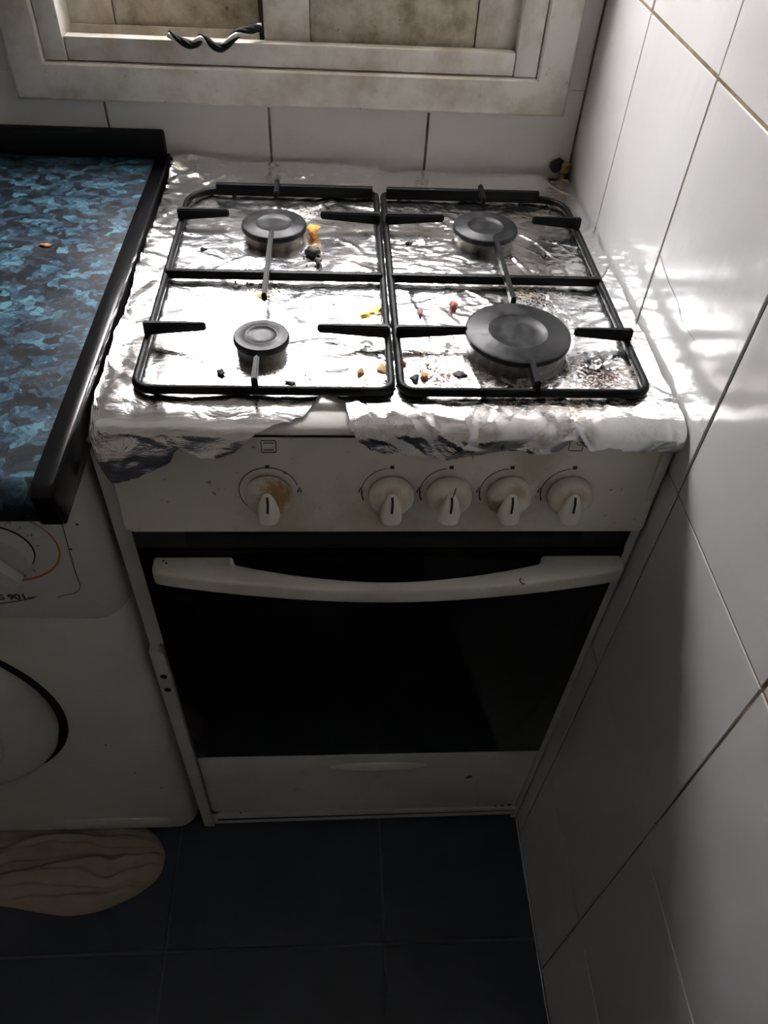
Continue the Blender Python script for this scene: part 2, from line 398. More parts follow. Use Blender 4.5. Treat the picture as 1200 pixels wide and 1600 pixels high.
_tc = {}
def tile(parent, axis, a0, a1, z0, z1, mat, g=0.0028, thick=0.006, cut=False):
    """one glazed tile with eased edges; axis 'x' = lies in a plane of constant x (facing -x), 'y' facing -y, 'z' facing up"""
    a0 += g / 2; a1 -= g / 2
    if not cut: z0 += g / 2; z1 -= g / 2
    W, H = round(a1 - a0, 5), round(z1 - z0, 5); key = (axis, W, H, mat.name); e = 0.0007
    if key not in _tc:
        def P(u, v, d): return {'x': (d, u, v), 'y': (u, d, v), 'z': (u, v, -d)}[axis]
        L = []
        for (ins, d) in ((0, thick), (0, e), (e, 0.0)):
            L += [P(-W / 2 + ins, -H / 2 + ins, d), P(W / 2 - ins, -H / 2 + ins, d), P(W / 2 - ins, H / 2 - ins, d), P(-W / 2 + ins, H / 2 - ins, d)]
        F = [(8, 9, 10, 11)]
        for r_ in (0, 4):
            for i in range(4): F.append((r_ + i, r_ + (i + 1) % 4, r_ + 4 + (i + 1) % 4, r_ + 4 + i))
        me = bpy.data.meshes.new('tile'); me.from_pydata(L, [], F); me.materials.append(mat)
        bm = bmesh.new(); bm.from_mesh(me); bmesh.ops.recalc_face_normals(bm, faces=bm.faces)
        big = max(bm.faces, key=lambda f: f.calc_area()); want = {'x': Vector((-1, 0, 0)), 'y': Vector((0, -1, 0)), 'z': Vector((0, 0, 1))}[axis]
        if big.normal.dot(want) < 0: bmesh.ops.reverse_faces(bm, faces=bm.faces)
        bm.to_mesh(me); bm.free(); _tc[key] = me
    o = bpy.data.objects.new('tile', _tc[key]); COL.objects.link(o); o.parent = parent
    ca, cz = (a0 + a1) / 2, (z0 + z1) / 2
    j = rnd.uniform(-0.0004, 0.0004)
    w_ = {'x': (XR + j, ca, cz), 'y': (ca, YB + j, cz), 'z': (ca, cz, 0 + j)}[axis]
    o.location = Vector(w_) - origin_of(parent)
    o.rotation_euler = {'x': (0, rnd.gauss(0, .002), rnd.gauss(0, .003)), 'y': (rnd.gauss(0, .002), 0, rnd.gauss(0, .003)), 'z': (rnd.gauss(0, .001), rnd.gauss(0, .001), 0)}[axis]
    return o

ROWS = [0.0, 0.2356, 0.5095, 0.7924, 1.0672, 1.345, 1.622, 1.90]
COLS = [YB, 0.3455, 0.1617, -0.0294, -0.2234, -0.416, -0.609, -0.802, -0.995]
for z0, z1 in zip(ROWS, ROWS[1:]):
    for y1, y0 in zip(COLS, COLS[1:]):
        tile(wr, 'x', y0, y1, z0, z1, M['tile'])
b = MB(); b.add(*boxg(XR + 0.0002, XR + 0.01, YF, COLS[-1], 0, ZC)); b.add(*boxg(XR + 0.0002, XR + 0.01, COLS[-1], YB, ROWS[-1], ZC))
b.build('plaster_field', M['plaster'], wr)
# the wide, blackened joint beside the cooker
dj = MB(); dj.add(*boxg(XR + 0.0012, XR + 0.004, -0.0294 - 0.0032, -0.0294 + 0.0032, 0.797, 1.064)); dj.build('dirty_joint', M['grout_dark'], wr)
# hairline crack in a tile behind the cooker
ck = [(0.157, 0.918), (0.140, 0.914), (0.124, 0.911), (0.108, 0.910), (0.092, 0.908), (0.076, 0.902), (0.06, 0.9025), (0.044, 0.904), (0.018, 0.909), (0.008, 0.903), (0, 0.898), (-0.012, 0.895), (-0.024, 0.891)]
v, f = tubeg([(XR - 0.0001, y, z) for y, z in ck], 0.0004, 4); mesh('tile_crack', v, f, M['grey_print'], wr)

BX = [XR, 0.061, -0.132, -0.325, -0.518, -0.711, -0.904]
for z0, z1 in zip(ROWS, ROWS[1:]):
    for x1, x0 in zip(BX, BX[1:]):
        if z1 > 0.95 and z0 < 1.6 and x1 > -0.42:          # cut around the window frame
            if z0 < 0.93: tile(wb, 'y', x0, x1, z0, 0.948, M['tile_back'], cut=True)
            if z1 > 1.60: tile(wb, 'y', x0, x1, 1.60, z1, M['tile_back'], cut=True)
            za, zb = max(z0, 0.948), min(z1, 1.60)
            if x1 > 0.2: tile(wb, 'y', 0.2235, XR, za, zb, M['tile_back'], cut=True)
            if x0 < -0.42: tile(wb, 'y', x0, -0.4185, za, zb, M['tile_back'], cut=True)
            continue
        tile(wb, 'y', x0, x1, z0, z1, M['tile_back'])
b = MB(); b.add(*boxg(XL, BX[-1], YB + 0.0002, YB + 0.01, 0, ZC)); b.add(*boxg(BX[-1], XR, YB + 0.0002, YB + 0.01, ROWS[-1], ZC)); b.build('plaster_field', M['plaster'], wb)
# mastic bead down the corner
v, f = tubeg([(XR - 0.0006, YB - 0.0006, 0.30 + 0.1 * i) for i in range(17)], 0.0020, 6); mesh('corner_bead', v, f, M['grout'], wb)

FX = [XR, 0.020, -0.298, -0.616, -0.934, -1.252]
FY = [0.453, 0.135, -0.183, -0.501, -0.819, -1.137]
for x1, x0 in zip(FX, FX[1:]):
    for y1, y0 in zip(FY, FY[1:]):
        tile(fl, 'z', x0, x1, y0, y1, M['floor'], 0.004)
b = MB(); b.add(*boxg(XL, XR, YF, FY[-1], -0.01, -0.0004)); b.add(*boxg(XL, FX[-1], FY[-1], YB, -0.01, -0.0004)); b.build('floor_field', M['floor'], fl)

# ---- window
wn = empty('window_1', (-0.098, YB, WZ0)); tag(wn, kind='structure')
tag(wn, 'white aluminium sliding window with grimy lower panels', None)
def ring(name, x0, x1, z0, z1, prof, mat, parent):
    """mitred frame: prof = (inset from the outer edge, y)"""
    V = []; F = []; n = len(prof)
    for (sx, sz) in ((0, 0), (1, 0), (1, 1), (0, 1)):
        for d, y in prof: V.append(((x0 + d) if sx == 0 else (x1 - d), y, (z0 + d) if sz == 0 else (z1 - d)))
    for c in range(4):
        for i in range(n - 1):
            F.append((c * n + i, c * n + i + 1, ((c + 1) % 4) * n + i + 1, ((c + 1) % 4) * n + i))
    return mesh(name, V, F, mat, parent, 25)
ring('outer_frame', -0.420, 0.2255, 0.9205, 1.605, [(0, YB + .004), (0, .489), (.0015, .4845), (.005, .4805), (.010, .479), (.036, .4775), (.0405, .4785), (.0425, .481), (.0425, .56)], M['upvc_clean'], wn)
JX0, JX1, JX2, JX3 = -0.3765, -0.3525, 0.1555, 0.182
box('jamb', JX0, JX1, .4835, .60, 0.964, 1.560, M['upvc_clean'], wn, .0012)
box('jamb', JX2, JX3, .4835, .60, 0.964, 1.560, M['upvc_clean'], wn, .0012)
box('track_rail', JX1 + .0012, JX2 - .0012, .4845, .4990, .9645, .9885, M['upvc_clean'], wn, .0012)
box('header', JX1, JX2, .4845, .60, 1.535, 1.560, M['upvc_clean'], wn, .0012)
box('sill', JX1, JX2, .4990, .61, .9645, .9805, M['upvc'], wn)
box('track_lip', JX1, JX2, .5225, .5255, .9805, .9905, M['upvc'], wn)
def sash(x0, x1, ya, yb, sl, sr, mid):
    s_ = box('sash', x0, x0 + sl, ya, yb, .983, 1.535, M['upvc'], wn, .0012)
    box('stile', x1 - sr, x1, ya, yb, .983, 1.535, M['upvc'], s_, .0012)
    g = .0006
    box('panel', x0 + sl + g, x1 - sr - g, ya + .003, yb - .003, .983, mid, M['sash_panel'], s_, .0008)
    for gx in (x0 + sl, x1 - sr): box('gap_filler', gx - .0007, gx + .0007, ya + .0022, yb - .002, .983, mid, M['black_seal'], s_)  # black filler: stops daylight leaking and draws the dark line at the gap
    box('mid_rail', x0 + sl + g, x1 - sr - g, ya, yb, mid + g, mid + .03, M['upvc'], s_, .0012)
    box('top_rail', x0 + sl + g, x1 - sr - g, ya, yb, 1.500, 1.534, M['upvc'], s_, .0012)
    box('pane', x0 + sl + g, x1 - sr - g, (ya + yb) / 2 - .002, (ya + yb) / 2 + .002, mid + .03, 1.500, M['glass'], s_)
sash(-0.1325, 0.1560, .5005, .5215, .0515, .0475, 1.05)
sash(-0.3530, -0.080, .5265, .5465, .050, .050, 1.05)
box('rubber_seal', -0.1375, -0.1330, .5005, .5215, .983, 1.535, M['black_seal'], wn)

# ------------------------------------------------------------------ worktop
CX, CZ, CY = -0.2560, 0.860, -0.092
wt = empty('worktop', (-0.75, 0.2, 0.82))
tag(wt, 'blue granite-patterned worktop with black edging over the washing machine', 'worktop')
prof = [(YB - .001, CZ - .038), (YB - .001, CZ), (CY + .014, CZ)]
for i in range(1, 9):
    a = math.pi / 2 * i / 8; prof.append((CY + .014 - .014 * math.sin(a), CZ - .014 + .014 * math.cos(a)))
prof += [(CY, CZ - .030), (CY + .004, CZ - .038)]
v, f = prismg(prof, -1.35, CX - .0165, 'yz'); mesh('slab', v, f, M['laminate'], wt, 30)
v, f = prismg([(YB - .001, CZ - .040), (YB - .001, CZ + .0012), (CY + .004, CZ + .0012), (CY - .003, CZ - .004), (CY - .003, CZ - .034), (CY + .004, CZ - .0415)], CX - .0165, CX, 'yz', .0018); mesh('edging', v, f, M['black_edge'], wt, 35)
box('upstand', -1.35, CX - .003, YB - .018, YB - .0005, CZ + .0012, CZ + .030, M['upstand'], wt, .0035, 3)

# ------------------------------------------------------------------ washing machine
WMX0, WMX1, WMY = -0.868, -0.2705, -0.012
wm = empty('washing_machine', (-0.569, 0.2, 0)); tag(wm, 'white front-loading washing machine with round door under the worktop', 'washing machine')
poly = rrect(WMX0, WMX1, WMY, 0.47, (.01, .01, .03, .03), 7)
v, f = prismg(poly, .018, .588, 'xy', .006); mesh('body', v, f, M['machine'], wm, 35)
v, f = prismg(poly, .5895, .815, 'xy', .0022); mesh('control_panel', v, f, M['machine'], wm, 35)
for x in (-.84, -.30):
    for y in (.03, .43):
        v, f = latheg([(0, 0), (.02, 0), (.02, .006), (.008, .008), (.008, .024), (0, .024)], (x, y, 0), 'z', 14); mesh('foot', v, f, M['black_seal'], wm, 40)
# door
DC = (-0.575, WMY, 0.395)
v, f = latheg([(.150, .0002), (.189, .0002), (.192, .0006), (.193, -.004)], DC, 'y', 72); mesh('door_recess', v, f, M['gap'], wm, 40)
v, f = latheg([(.181, .0008), (.182, .010), (.178, .018), (.165, .026), (.14, .031), (.10, .033), (.05, .034), (0, .034)], DC, 'y', 72); dr = mesh('door', v, f, M['machine_light'], wm, 45)
v, f = latheg([(.120, .0325), (.123, .0345), (.126, .0325)], DC, 'y', 60); mesh('door_moulding', v, f, M['machine_light'], dr, 50)
# dial
KC = (-0.368, WMY, 0.700)
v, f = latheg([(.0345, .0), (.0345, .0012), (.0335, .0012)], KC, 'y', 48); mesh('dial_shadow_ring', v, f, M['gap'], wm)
v, f = latheg([(.0335, .0), (.0335, .010), (.031, .013), (0, .0135)], KC, 'y', 48); dl = mesh('dial', v, f, M['machine_light'], wm, 40)
pts = [(-.0315, .006), (0.0, .0085), (.0315, .006), (.0315, -.006), (0, -.0085), (-.0315, -.006)]
an = math.radians(-52)
poly = [(KC[0] + p[0] * math.cos(an) - p[1] * math.sin(an), KC[2] + p[0] * math.sin(an) + p[1] * math.cos(an)) for p in pts]
v, f = prismg(poly, WMY - .013, WMY - .026, 'xz', .003); mesh('grip', v, f, M['machine_light'], dl, 40)
def flat(name, pts2, wid, mat, parent, y, th=.0004, closed=False):
    """thin printed line on a vertical face: pts2 in (x, z)"""
    V = []; F = []; n = len(pts2)
    for i, p in enumerate(pts2):
        a = pts2[(i - 1) % n] if closed or i else pts2[0]; c = pts2[(i + 1) % n] if closed or i < n - 1 else pts2[-1]
        d = Vector((c[0] - a[0], c[1] - a[1])).normalized(); nn = Vector((-d.y, d.x))
        w_ = (wid[i] if isinstance(wid, (list, tuple)) else wid) / 2
        yy = y(p[1]) if callable(y) else y
        V += [(p[0] + nn.x * w_, yy - th, p[1] + nn.y * w_), (p[0] - nn.x * w_, yy - th, p[1] - nn.y * w_),
              (p[0] - nn.x * w_, yy + .0003, p[1] - nn.y * w_), (p[0] + nn.x * w_, yy + .0003, p[1] + nn.y * w_)]
    m = n if closed else n - 1
    for i in range(m):
        j = (i + 1) % n
        for e in range(4): F.append((4 * i + e, 4 * i + (e + 1) % 4, 4 * j + (e + 1) % 4, 4 * j + e))
    if not closed: F += [(0, 1, 2, 3), tuple(4 * (n - 1) + e for e in (3, 2, 1, 0))]
    return mesh(name, V, F, mat, parent)
arc = [(KC[0] + .0575 * math.cos(math.radians(a)), KC[2] + .004 + .051 * math.sin(math.radians(a))) for a in range(75, -96, -5)]
flat('orange_arc', arc, [.0004 + .0022 * i / len(arc) for i in range(len(arc))], M['orange'], wm, WMY)
pl_ = [(-.298, .80), (-.299, .735), (-.304, .665)] + [(-.322 + .018 * math.cos(math.radians(a)), .648 + .018 * math.sin(math.radians(a))) for a in range(-5, -91, -17)] + [(-.331, .626)]
flat('panel_outline', pl_, .0008, M['grey_print'], wm, WMY)
flat('blue_underline', [(-.47, .609), (-.43, .611), (-.391, .616), (-.37, .6205), (-.358, .6245)], [.0007, .0008, .001, .001, .0012], M['navy'], wm, WMY)
v, f = prismg([(-.360, .6225), (-.3505, .6272), (-.3605, .6262)], WMY - .0004, WMY + .0002, 'xz'); mesh('arrow_head', v, f, M['navy'], wm)
for i, a in enumerate((62, 45, 30, 8, -50, -68, -84)):
    c, s_ = math.cos(math.radians(a)), math.sin(math.radians(a)); r0 = .0385
    flat('dial_tick', [(KC[0] + r0 * c, KC[2] + r0 * s_), (KC[0] + (r0 + .003) * c, KC[2] + (r0 + .003) * s_)], .0008, M['grey_print'], wm, WMY)
def text(name, body, size, loc, mat, parent, rotz=0.0, bold=0.0):
    cu = bpy.data.curves.new(name, 'FONT'); cu.body = body; cu.size = size; cu.extrude = .0002; cu.offset = bold
    t = bpy.data.objects.new(name, cu); COL.objects.link(t)
    bpy.context.view_layer.update()
    me = bpy.data.meshes.new_from_object(t.evaluated_get(bpy.context.evaluated_depsgraph_get()))
    bpy.data.objects.remove(t, do_unlink=True); me.name = name
    me.transform(Matrix.Rotation(math.pi / 2, 4, 'X') @ Matrix.Rotation(rotz, 4, 'Z'))
    me.materials.clear(); me.materials.append(mat)
    o = bpy.data.objects.new(name, me); COL.objects.link(o); o.parent = parent; o.location = Vector(loc) - origin_of(parent); return o
text('model_lettering', 'S 901', .0125, (-.3885, WMY - .0003, .6225), M['print'], wm, math.radians(1.5), .00025)
for ch, a in (('12', 60), ('9', 44), ('8', 28), ('7', -52), ('4', -70)):
    c, s_ = math.cos(math.radians(a)), math.sin(math.radians(a))
    text('dial_numeral', ch, .0045, (KC[0] + .0425 * c - .001, WMY - .0002, KC[2] + .0425 * s_ - .001), M['grey_print'], wm)
# filter flap
box('filter_flap', -.47, -.3075, WMY - .0016, WMY + .004, .026, .062, M['machine'], wm, .0008)
for (x, z, s_) in ((-.352, .305, .0016), (-.287, .76, .002), (-.286, .735, .0016), (-.302, .17, .0013), (-.30, .70, .0015), (-.33, .22, .001)):
    v, f = latheg([(s_, 0), (s_ * .8, .0003), (0, .0004)], (x, WMY, z), 'y', 7); mesh('chip_mark', v, f, M['print'], wm)

# ------------------------------------------------------------------ cooker
SX0, SX1 = -0.2625, 0.2465
ck_ = empty('gas_cooker', (0, 0.24, 0)); tag(ck_, 'white freestanding four-burner gas cooker with black oven door', 'cooker')
b = MB()
b.add(*boxg(SX0, SX0 + .012, .012, .478, .045, .816)); b.add(*boxg(SX1 - .012, SX1, .012, .478, .045, .836))
b.add(*boxg(SX0 + .012, SX1 - .012, .466, .478, .045, .836)); b.add(*boxg(SX0 + .012, SX1 - .012, .012, .466, .045, .06))
b.add(*boxg(SX0 + .012, SX1 - .012, .012, .03, .06, .836))
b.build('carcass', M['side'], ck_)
# front posts; the lower half of the left one bears the hinge plate with two holes
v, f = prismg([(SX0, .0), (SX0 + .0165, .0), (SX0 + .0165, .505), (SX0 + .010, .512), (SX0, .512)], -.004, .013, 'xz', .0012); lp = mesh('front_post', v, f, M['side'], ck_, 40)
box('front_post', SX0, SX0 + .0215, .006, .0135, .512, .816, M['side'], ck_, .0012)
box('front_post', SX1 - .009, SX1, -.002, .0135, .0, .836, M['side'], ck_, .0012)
for z in (.459, .429):
    v, f = latheg([(.0042, 0), (.0042, .0005), (.0040, .0006), (0, .0006)], (-.2538, -.004, z), 'y', 16); mesh('hinge_hole', v, f, M['gap'], lp)
# oven door
DX0, DX1 = -0.2445, 0.2395
od = box('oven_door', DX0, DX1, -.0005, .012, .243, .7125, M['oven_trim'], ck_, .0015)
box('door_glass', DX0 + .002, DX1 - .002, -.0035, -.0006, .2445, .688, M['oven_glass'], od, .001)
box('vent_strip', DX0 + .05, DX1 - .05, -.0025, .004, .690, .7115, M['gap'], od, .001)
# bowed handle
def hcurve(x):
    t = (x - .003) / .15
    return -.0445 + .017 * min(1.0, abs(t)) ** 2
outer = []; inner = []
N = 24
for i in range(N + 1):
    x = -.2285 + .4645 * i / N
    t = (x - .002) / .238
    outer.append((x, -.0475 + .0255 * abs(t) ** 1.8))
for i in range(N + 1):
    x = -.147 + .296 * i / N
    t = (x - .001) / .148
    inner.append((x, -.0355 + .0215 * abs(t) ** 1.8))
hp = outer + [(.236, -.003), (.1545, -.003), (.1525, -.0125)] + inner[::-1] + [(-.1505, -.0125), (-.1525, -.003), (-.2285, -.003)]
# round the outer ends
hp[0] = (-.2255, hp[0][1]); hp[N] = (.2330, hp[N][1]); hp.insert(N + 1, (.236, hp[N][1] + .004)); hp.insert(0, (-.2285, hp[0][1] + .004))
v, f = prismg(hp, .6585, .6790, 'xy', .0034, 3)
h_ = mesh('door_handle', v, f, M['handle'], od, 50)
v, f = tubeg([(.128, -.0335, 0.6800), (.1265, -.036, 0.6803), (.127, -.039, 0.6803), (.129, -.041, 0.6803), (.131, -.0405, 0.6803)], .0006, 5); mesh('hair', v, f, M['print'], od)
for (x, y) in ((-.215, -.012), (-.2185, -.009)):
    v, f = latheg([(.0012, 0), (.001, .0003), (0, .0004)], (x, y, .6790), 'z', 7); mesh('chip_mark', v, f, M['print'], od)
# drawer, plinth
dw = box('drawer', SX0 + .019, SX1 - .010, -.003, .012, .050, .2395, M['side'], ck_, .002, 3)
V, F = [], []
n = 40
for (s_, d) in ((1, 0), (.93, .0006), (.80, .0022), (.4, .003), (0.0001, .0032)):
    for i in range(n):
        a = 2 * math.pi * i / n; V.append((.010 + .070 * s_ * math.cos(a), -.0031 - d, .206 + .0125 * s_ * math.sin(a)))
for r_ in range(4):
    for i in range(n): F.append((r_ * n + i, r_ * n + (i + 1) % n, (r_ + 1) * n + (i + 1) % n, (r_ + 1) * n + i))
mesh('oval_grip', V, F, M['handle'], dw, True)
for i, (dx, dz, r_) in enumerate(((0, 0, .0035), (.004, .002, .002), (-.003, -.002, .0022), (.001, .004, .0015))):
    v, f = latheg([(r_, 0), (r_ * .7, .0006), (0, .0008)], (.147 + dx, -.003, .162 + dz), 'y', 7); mesh('grease_mark', v, f, M['print'], dw)
v, f = prismg([(SX0 + .001, .004), (SX1 - .006, .012), (SX1 - .006, .0355), (.05, .0315), (SX0 + .001, .0245)], -.0015, .012, 'xz', .0012); mesh('plinth', v, f, M['side'], ck_, 40)
v, f = prismg([(SX0 + .017, .0315), (SX1 - .007, .0385), (SX1 - .007, .047), (SX0 + .017, .0475)], -.0050, .012, 'xz', .001); mesh('lower_rail', v, f, M['side'], ck_, 40)
for (x, z, r_) in ((-.240, .052, .004), (-.236, .055, .003), (-.243, .06, .003), (.215, .052, .003), (.227, .055, .0035), (.205, .0515, .002), (-.20, .0505, .002)):
    v, f = latheg([(r_, 0), (r_ * .7, .0006), (0, .0008)], (x, -.003, z), 'y', 7); mesh('grease_mark', v, f, M['print'], dw)
v, f = prismg([(-.238, .0245), (SX1 - .008, .0355), (SX1 - .008, .0385), (0, .0352), (-.238, .0305)], -.0046, .011, 'xz'); mesh('plinth_gap_shade', v, f, M['gap'], ck_)  # solid dark wedge painted in for the shade between plinth and rail
for x in (-.23, .21):
    for y in (.04, .44):
        v, f = latheg([(0, 0), (.016, 0), (.016, .02), (.01, .03), (.01, .06), (0, .06)], (x, y, 0), 'z', 12); mesh('foot', v, f, M['black_seal'], ck_, 40)
# control panel
def py(z): return -.0060 + (z - .716) * .10
pp = rrect(-.2475, .2462, .7165, .8350, (.001, .001, .010, .006), 5)
v, f = prismg(pp, -.004, .010, 'xz', .0018)
v = [(x, y + (py(z) + .004), z) for x, y, z in v]
cp = mesh('control_panel', v, f, M['panel'], ck_, 40)
def make_knob(i):
    x = KX[i]; y0 = py(KZ); mt = M['knob%d' % i]
    k_ = empty('knob', Vector((x, y0, KZ)) - origin_of(ck_)); k_.parent = ck_
    v, f = latheg([(.0188, 0), (.0205, .003), (.0205, .009), (.0195, .0125), (.0165, .0145), (.009, .0155), (0, .0158)], (x, y0, KZ), 'y', 36); mesh('knob_disc', v, f, mt, k_, 50)
    # teardrop grip standing out of the disc, thick end down
    V = []; F = []; n = 16; rows = 9
    for r_ in range(rows):
        t = r_ / (rows - 1); zc = KZ + .0135 - .034 * t
        wdt = .0030 + .0072 * math.sin(math.pi * min(1, t * .62)) ** 1.0
        dep = .003 + .0135 * (t ** 0.8) if t < .85 else .003 + .0135 * (.85 ** .8) - .006 * ((t - .85) / .15) ** 2
        if r_ == 0: wdt = .0012; dep = .0008
        if r_ == rows - 1: wdt *= .55
        for q in range(n):
            a = math.pi * q / (n - 1); sx = math.cos(a); sy = math.sin(a)
            V.append((x + wdt * (abs(sx) ** .7) * (1 if sx > 0 else -1), y0 - .0125 - dep * (sy ** .6), zc))
    for r_ in range(rows - 1):
        for q in range(n - 1): F.append((r_ * n + q, r_ * n + q + 1, (r_ + 1) * n + q + 1, (r_ + 1) * n + q))
    F += [tuple(range(n)), tuple((rows - 1) * n + q for q in range(n))[::-1]]
    for r_ in range(rows - 1): F.append((r_ * n + n - 1, r_ * n, (r_ + 1) * n, (r_ + 1) * n + n - 1))
    g_ = mesh('grip', V, F, M['knob_grip'], k_, 60)
    pts = [(x + dx, y0 - .0125 - (.003 + .0135 * (t ** .8)) - .0004, KZ + .0135 - .034 * t) for t, dx in ((.10, 0.0), (.2, .0004), (.3, .0005), (.4, .0003), (.52, 0))]
    v, f = tubeg(pts, .0011, 6); mesh('indicator', v, f, M['print'], k_)
    return k_
for i in range(5): make_knob(i)
# cracked line down the third knob
v, f = tubeg([(KX[2] + .003, py(KZ) - .0150, KZ + .019), (KX[2] + .0025, py(KZ) - .0162, KZ + .015), (KX[2] + .001, py(KZ) - .018, KZ + .011)], .0005, 5); mesh('knob_crack', v, f, M['grout_dark'], ck_)
# printed scales
for i, x in enumerate(KX):
    R_ = .0265; a0, a1 = (98, 205) if i else (15, 235)
    pts = [(x + R_ * math.cos(math.radians(a)), KZ + R_ * math.sin(math.radians(a))) for a in range(a0, a1, 5)]
    wd = [.0005 if a < 182 else .0012 for a in range(a0, a1, 5)] if i else .0006
    flat('scale_arc', pts, wd, M['print'], cp, py)
    flat('scale_dot', [(x - .0018, KZ + R_ + .001), (x + .0018, KZ + R_ + .001)], .0034, M['print'], cp, py)
    fx = x + (R_ + .001) * (1 if i == 0 else -1)
    flat('flame_mark', [(fx - .0016, KZ - .001), (fx, KZ + .0045), (fx + .0016, KZ - .001)], .0012, M['print'], cp, py)
def icon(cx, cz, circ):
    s_ = .0062
    flat('hob_icon', rrect(cx - s_, cx + s_, cz - s_, cz + s_, .001, 2), .0006, M['print'], cp, py, closed=True)
    if circ is None:
        for dz in (.0036, -.0036): flat('hob_icon', [(cx - .0042, cz + dz), (cx + .0042, cz + dz)], .0006, M['print'], cp, py)
    else:
        flat('hob_icon', [(cx + circ[0] + .0032 * math.cos(a), cz + circ[1] + .0032 * math.sin(a)) for a in [2 * math.pi * q / 14 for q in range(14)]], .0006, M['print'], cp, py, closed=True)
icon(-.1095, .8165, None); icon(-.0015, .8190, (-.003, -.001)); icon(.052, .8215, (-.003, .003)); icon(.105, .8200, (.003, -.003)); icon(.159, .8200, (.003, .003))
# hob top with rolled front edge
HZ = 0.8475
def prof_hob(off=0.0):
    pts = [(.483, HZ + off), (.030, HZ + off)]
    for i in range(1, 4): a = .004 * i; pts.append((.030 - a, HZ + off - a * a * 8))
    for i in range(1, 11):
        th = math.pi / 2 * i / 10
        pts.append((.018 - (.022 + off) * math.sin(th), HZ - .0012 + off - (.010) * (1 - math.cos(th)) ))
    return pts
hpf = prof_hob(0) + [(-.004, .8365), (.004, .8365), (.02, .8385), (.483, .8385)]
v, f = prismg(hpf, -.2510, .2462, 'yz'); mesh('hob_top', v, f, M['enamel'], ck_, 35)
box('panel_gap_shade', -.244, .244, -.0048, .014, .8346, .8366, M['gap'], ck_)  # solid dark strip standing in for the shaded seam under the hob lip
BURN = [(-.118, .304, .0350, .0), (.1125, .309, .0360, .0), (-.118, .094, .0252, .0), (.1145, .103, .0490, .002)]
def make_burner(x, y, r, dz):
    k_ = empty('burner', Vector((x, y, HZ)) - origin_of(ck_)); k_.parent = ck_
    z0 = HZ - .0005
    v, f = latheg([(r * .84, 0), (r * .90, .004), (r * .90, .0145 + dz), (r * .5, .0145 + dz), (0, .0145 + dz)], (x, y, z0), 'z', 48); mesh('burner_ring', v, f, M['alloy'], k_, 40)
    t = .0145 + dz; q = r * .55
    v, f = latheg([(r * .9, t), (r * .985, t + .001), (r, t + .003), (r * .985, t + .0058), (r * .94, t + .0070), (q + .0016, t + .0069), (q + .0008, t + .0074), (q - .0004, t + .0073), (q - .0014, t + .0064), (q * .5, t + .0063), (0, t + .0063)], (x, y, z0), 'z', 56)
    mesh('burner_cap', v, f, M['cap'], k_, 45)
for a in BURN: make_burner(*a)

# ------------------------------------------------------------------ pan supports (two cast grates)
def make_grate(sgn, label):
    xo, xi = .2205 * sgn, .0042 * sgn
    g = empty('pan_support', ((xo + xi) / 2, .21, HZ)); tag(g, label, 'pan support', 'pan supports on the hob')
    z = .8565; y0, y1 = .0300, .4035
    rad = {'of': .014, 'if': .012, 'ob': .034, 'ib': .006}
    if sgn > 0: rr = rrect(xi, xo, y0, y1, (rad['ob'], rad['ib'], rad['if'], rad['of']), 6)
    else: rr = rrect(xo, xi, y0, y1, (rad['ib'], rad['ob'], rad['of'], rad['if']), 6)
    v, f = tubeg([(x, y, z) for x, y in rr], .0036, 8, True, squash=1.25); mesh('frame', v, f, M['iron'], g, True)
    # deeper flange along the back rail
    xa, xb = sorted((xo - sgn * .030, xi + sgn * .004))
    box('back_flange', xa, xb, y1 - .0034, y1 + .0034, z - .004, z + .0095, M['iron'], g, .0012)
    xa, xb = sorted((xo, xi))
    box('crossbar', xa, xb, .2105, .2165, z - .003, z + .0065, M['iron'], g, .0015)
    def blade(p0, p1, w0=.0066, w1=.0046, h0=.0130, h1=.008):
        """tapering finger from the rail p0 towards the burner p1"""
        p0 = Vector((*p0, 0)); p1 = Vector((*p1, 0)); d = (p1 - p0).normalized(); n_ = Vector((-d.y, d.x, 0)); V = []
        top = z + .0150
        for p, w_, h in ((p0, w0, h0), (p1, w1, h1)):
            for sx, hz in ((-1, top - h), (1, top - h), (1, top), (-1, top)):
                V.append(p + n_ * sx * w_ / 2 + Vector((0, 0, hz)))
        bm = bmesh.new(); vv = [bm.verts.new(q) for q in V]
        for q in ((0, 1, 2, 3), (7, 6, 5, 4), (0, 4, 5, 1), (1, 5, 6, 2), (2, 6, 7, 3), (3, 7, 4, 0)): bm.faces.new([vv[i] for i in q])
        bmesh.ops.recalc_face_normals(bm, faces=bm.faces)
        bmesh.ops.bevel(bm, geom=list(bm.edges), offset=.0013, segments=2, affect='EDGES')
        v, f = bm_out(bm); mesh('finger', v, f, M['iron'], g, 40)
    for yy in (.1075, .327):
        blade((xo + sgn * .003, yy), (.168 * sgn, yy)); blade((xi - sgn * .001, yy), (.0685 * sgn, yy))
    xc = .1195 * sgn
    blade((xc, .285), (xc, .157), .0050, .0050, .010, .009)
    blade((xc, y0 - .004), (xc, .060), .0056, .0046, .012, .009)
    blade((xc, y1 + .004), (xc, .372), .0056, .0046, .012, .009)
    for (x, y) in ((xo - sgn * .018, y0 + .002), (xi + sgn * .02, y0 + .002), (xo - sgn * .05, y1), (xi + sgn * .02, y1)):
        v, f = latheg([(0, 0), (.0026, 0), (.0028, .003), (.0024, .0050), (0, .0050)], (x, y, .8500), 'z', 10); mesh('rubber_foot', v, f, M['black_seal'], g, 40)
    return g
make_grate(-1, 'black iron pan support over the left pair of burners')
make_grate(1, 'black iron pan support over the right pair of burners')

